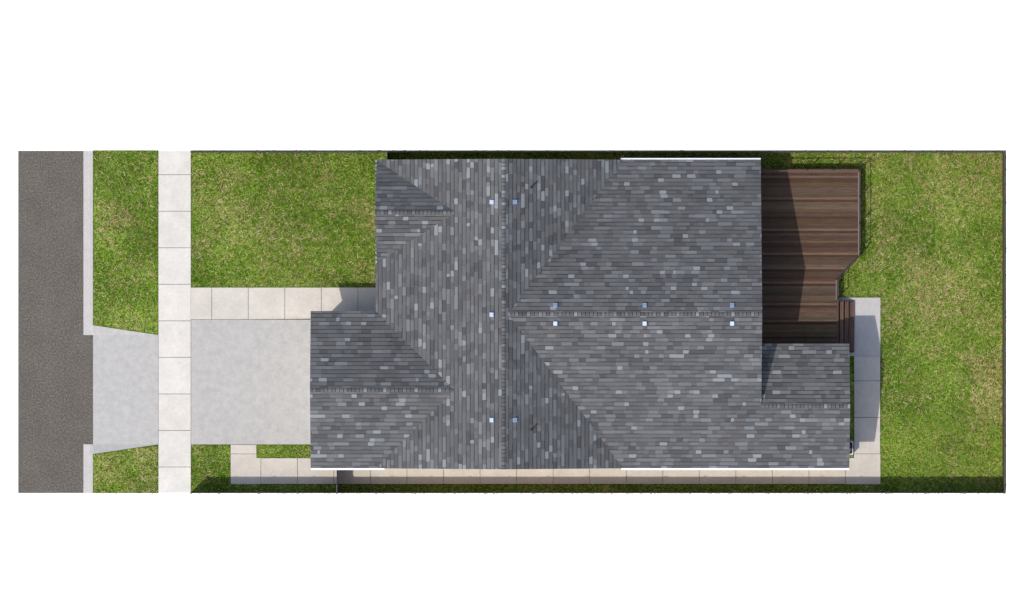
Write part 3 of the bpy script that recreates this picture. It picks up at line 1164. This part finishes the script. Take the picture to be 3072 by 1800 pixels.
for j in range(11):
    mb.box(x_g + .0, x_g + .024, yq + .04, y1_, .07 + j * .157, .07 + (j + 1) * .157 - .003)
leaf = mb.build('gate_leaf', M['fence_board'], gate, GO)
mb = MB(); mb.box(x_g - .006, x_g + .03, yq + .04, y1_, gz - .03, gz - .003, 0, (1, 1, 1), .003)
mb.build('leaf_frame', M['dark_metal'], leaf, GO)
mb = MB(); mb.box(x_g - .05, x_g - .002, yq + .10, yq + .13, 1.0, 1.12)
mb.build('latch', M['dark_metal'], leaf, GO)

# ------------------------------------------------------------------ air conditioner
def rounded(x0, x1, y0, y1, r_, n=6):
    out = []
    for (cx_, cy_, a0) in ((x1 - r_, y1 - r_, 0), (x0 + r_, y1 - r_, 90), (x0 + r_, y0 + r_, 180), (x1 - r_, y0 + r_, 270)):
        for k in range(n + 1):
            a = math.radians(a0 + 90 * k / n)
            out.append((cx_ + r_ * math.cos(a), cy_ + r_ * math.sin(a)))
    return out


HA = 0.84
ax1 = WX(2559.4, HA); ax0 = ax1 - .66
ay1, ay0 = WY(1324.3, HA), WY(1364, HA)
AO = Vector(((ax0 + ax1) / 2, (ay0 + ay1) / 2, 0))
ac = empty('air_conditioner', AO, 'pale grey air conditioner with dark top grille on grass beside the back path', 'air conditioner')
mb = MB(); mb.box(ax0 - .05, ax1 + .02, ay0 - .03, ay1 + .03, -.02, .06); mb.build('base_pad', M['curb'], ac, AO)
out_ = rounded(ax0, ax1, ay0, ay1, .02, 4)
inn = rounded(ax0 + .03, ax1 - .032, ay0 + .04, ay1 - .028, .10, 4)
mb = MB()
n = len(out_)
for k in range(n):
    k2 = (k + 1) % n
    mb.face([(*out_[k], .06), (*out_[k2], .06), (*out_[k2], HA), (*out_[k], HA)])
    mb.face([(*out_[k], HA), (*out_[k2], HA), (*inn[k2], HA - .004), (*inn[k], HA - .004)])
    mb.face([(*inn[k], HA - .004), (*inn[k2], HA - .004), (*inn[k2], HA - .12), (*inn[k], HA - .12)])
mb.build('casing', M['ac_case'], ac, AO)
mb = MB()
mb.prism(inn, HA - .13, HA - .12)
mb.build('inner_plate', M['ac_dark'], ac, AO)
cx_, cy_ = AO.x + .0, AO.y
mb = MB()
for j in range(5):
    a = math.radians(72 * j + 20)
    c0, s0 = math.cos(a), math.sin(a); c1_, s1_ = math.cos(a + .75), math.sin(a + .75)
    R_ = .27
    mb.face([(cx_ + .05 * c0, cy_ + .05 * s0, HA - .08), (cx_ + R_ * c0, cy_ + R_ * s0, HA - .07), (cx_ + R_ * c1_, cy_ + R_ * s1_, HA - .105), (cx_ + .05 * c1_, cy_ + .05 * s1_, HA - .10)])
mb.cyl(cx_, cy_, HA - .12, HA - .05, .06, 12)
mb.build('fan', M['ac_fan'], ac, AO)
mb = MB()
for j in range(1, 9):
    R_ = .29 * j / 8; m_ = 24
    for k in range(m_):
        a, b2 = 2 * math.pi * k / m_, 2 * math.pi * (k + 1) / m_
        mb.bar((cx_ + R_ * math.cos(a), cy_ + R_ * math.sin(a), HA - .02), (cx_ + R_ * math.cos(b2), cy_ + R_ * math.sin(b2), HA - .02), .005, .005)
mb.build('grille', M['ac_dark'], ac, AO)

# ------------------------------------------------------------------ light, sky, camera
Q = 0.402                                             # horizontal shadow run per metre, each axis
to_sun = Vector((-Q, -Q, 1)).normalized()
ld = bpy.data.lights.new('sun', 'SUN')
ld.energy = 2.4
ld.angle = math.radians(0.5)
ld.color = (1.0, 0.95, 0.865)
lo = bpy.data.objects.new('sun', ld); COL.objects.link(lo)
lo.rotation_mode = 'QUATERNION'
lo.rotation_quaternion = to_sun.to_track_quat('Z', 'Y')
lo.location = (-40, -40, 100)

w = bpy.data.worlds.new('World'); sc.world = w; w.use_nodes = True
nt = w.node_tree
bg = nt.nodes['Background']
sky = nt.nodes.new('ShaderNodeTexSky'); sky.sky_type = 'NISHITA'; sky.sun_disc = False; sky.dust_density = 2.2
sky.sun_elevation = math.asin(to_sun.z); sky.sun_rotation = math.radians(225)
bg.inputs['Strength'].default_value = 0.15
nt.links.new(sky.outputs[0], bg.inputs['Color'])
# below the horizon the model stands over a plain white studio ground
bg2 = nt.nodes.new('ShaderNodeBackground')
bg2.inputs['Color'].default_value = (1, 1, 1, 1); bg2.inputs['Strength'].default_value = 1.25
tc = nt.nodes.new('ShaderNodeTexCoord'); sp_ = nt.nodes.new('ShaderNodeSeparateXYZ')
nt.links.new(tc.outputs['Generated'], sp_.inputs[0])
lt = nt.nodes.new('ShaderNodeMath'); lt.operation = 'LESS_THAN'; lt.inputs[1].default_value = -0.01
nt.links.new(sp_.outputs['Z'], lt.inputs[0])
mx = nt.nodes.new('ShaderNodeMixShader')
nt.links.new(lt.outputs[0], mx.inputs[0]); nt.links.new(bg.outputs[0], mx.inputs[1]); nt.links.new(bg2.outputs[0], mx.inputs[2])
nt.links.new(mx.outputs[0], nt.nodes['World Output'].inputs['Surface'])

cd = bpy.data.cameras.new('camera'); cd.sensor_width = 36; cd.lens = 36 * D / 48.0
cd.clip_start = 10; cd.clip_end = 2000
co = bpy.data.objects.new('camera', cd); COL.objects.link(co); co.location = (0, 0, D)
sc.camera = co
sc.render.resolution_x = 1024; sc.render.resolution_y = 600
sc.view_settings.view_transform = 'Standard'
sc.view_settings.look = 'None'
sc.view_settings.exposure = 0.36
sc.view_settings.gamma = 1.0
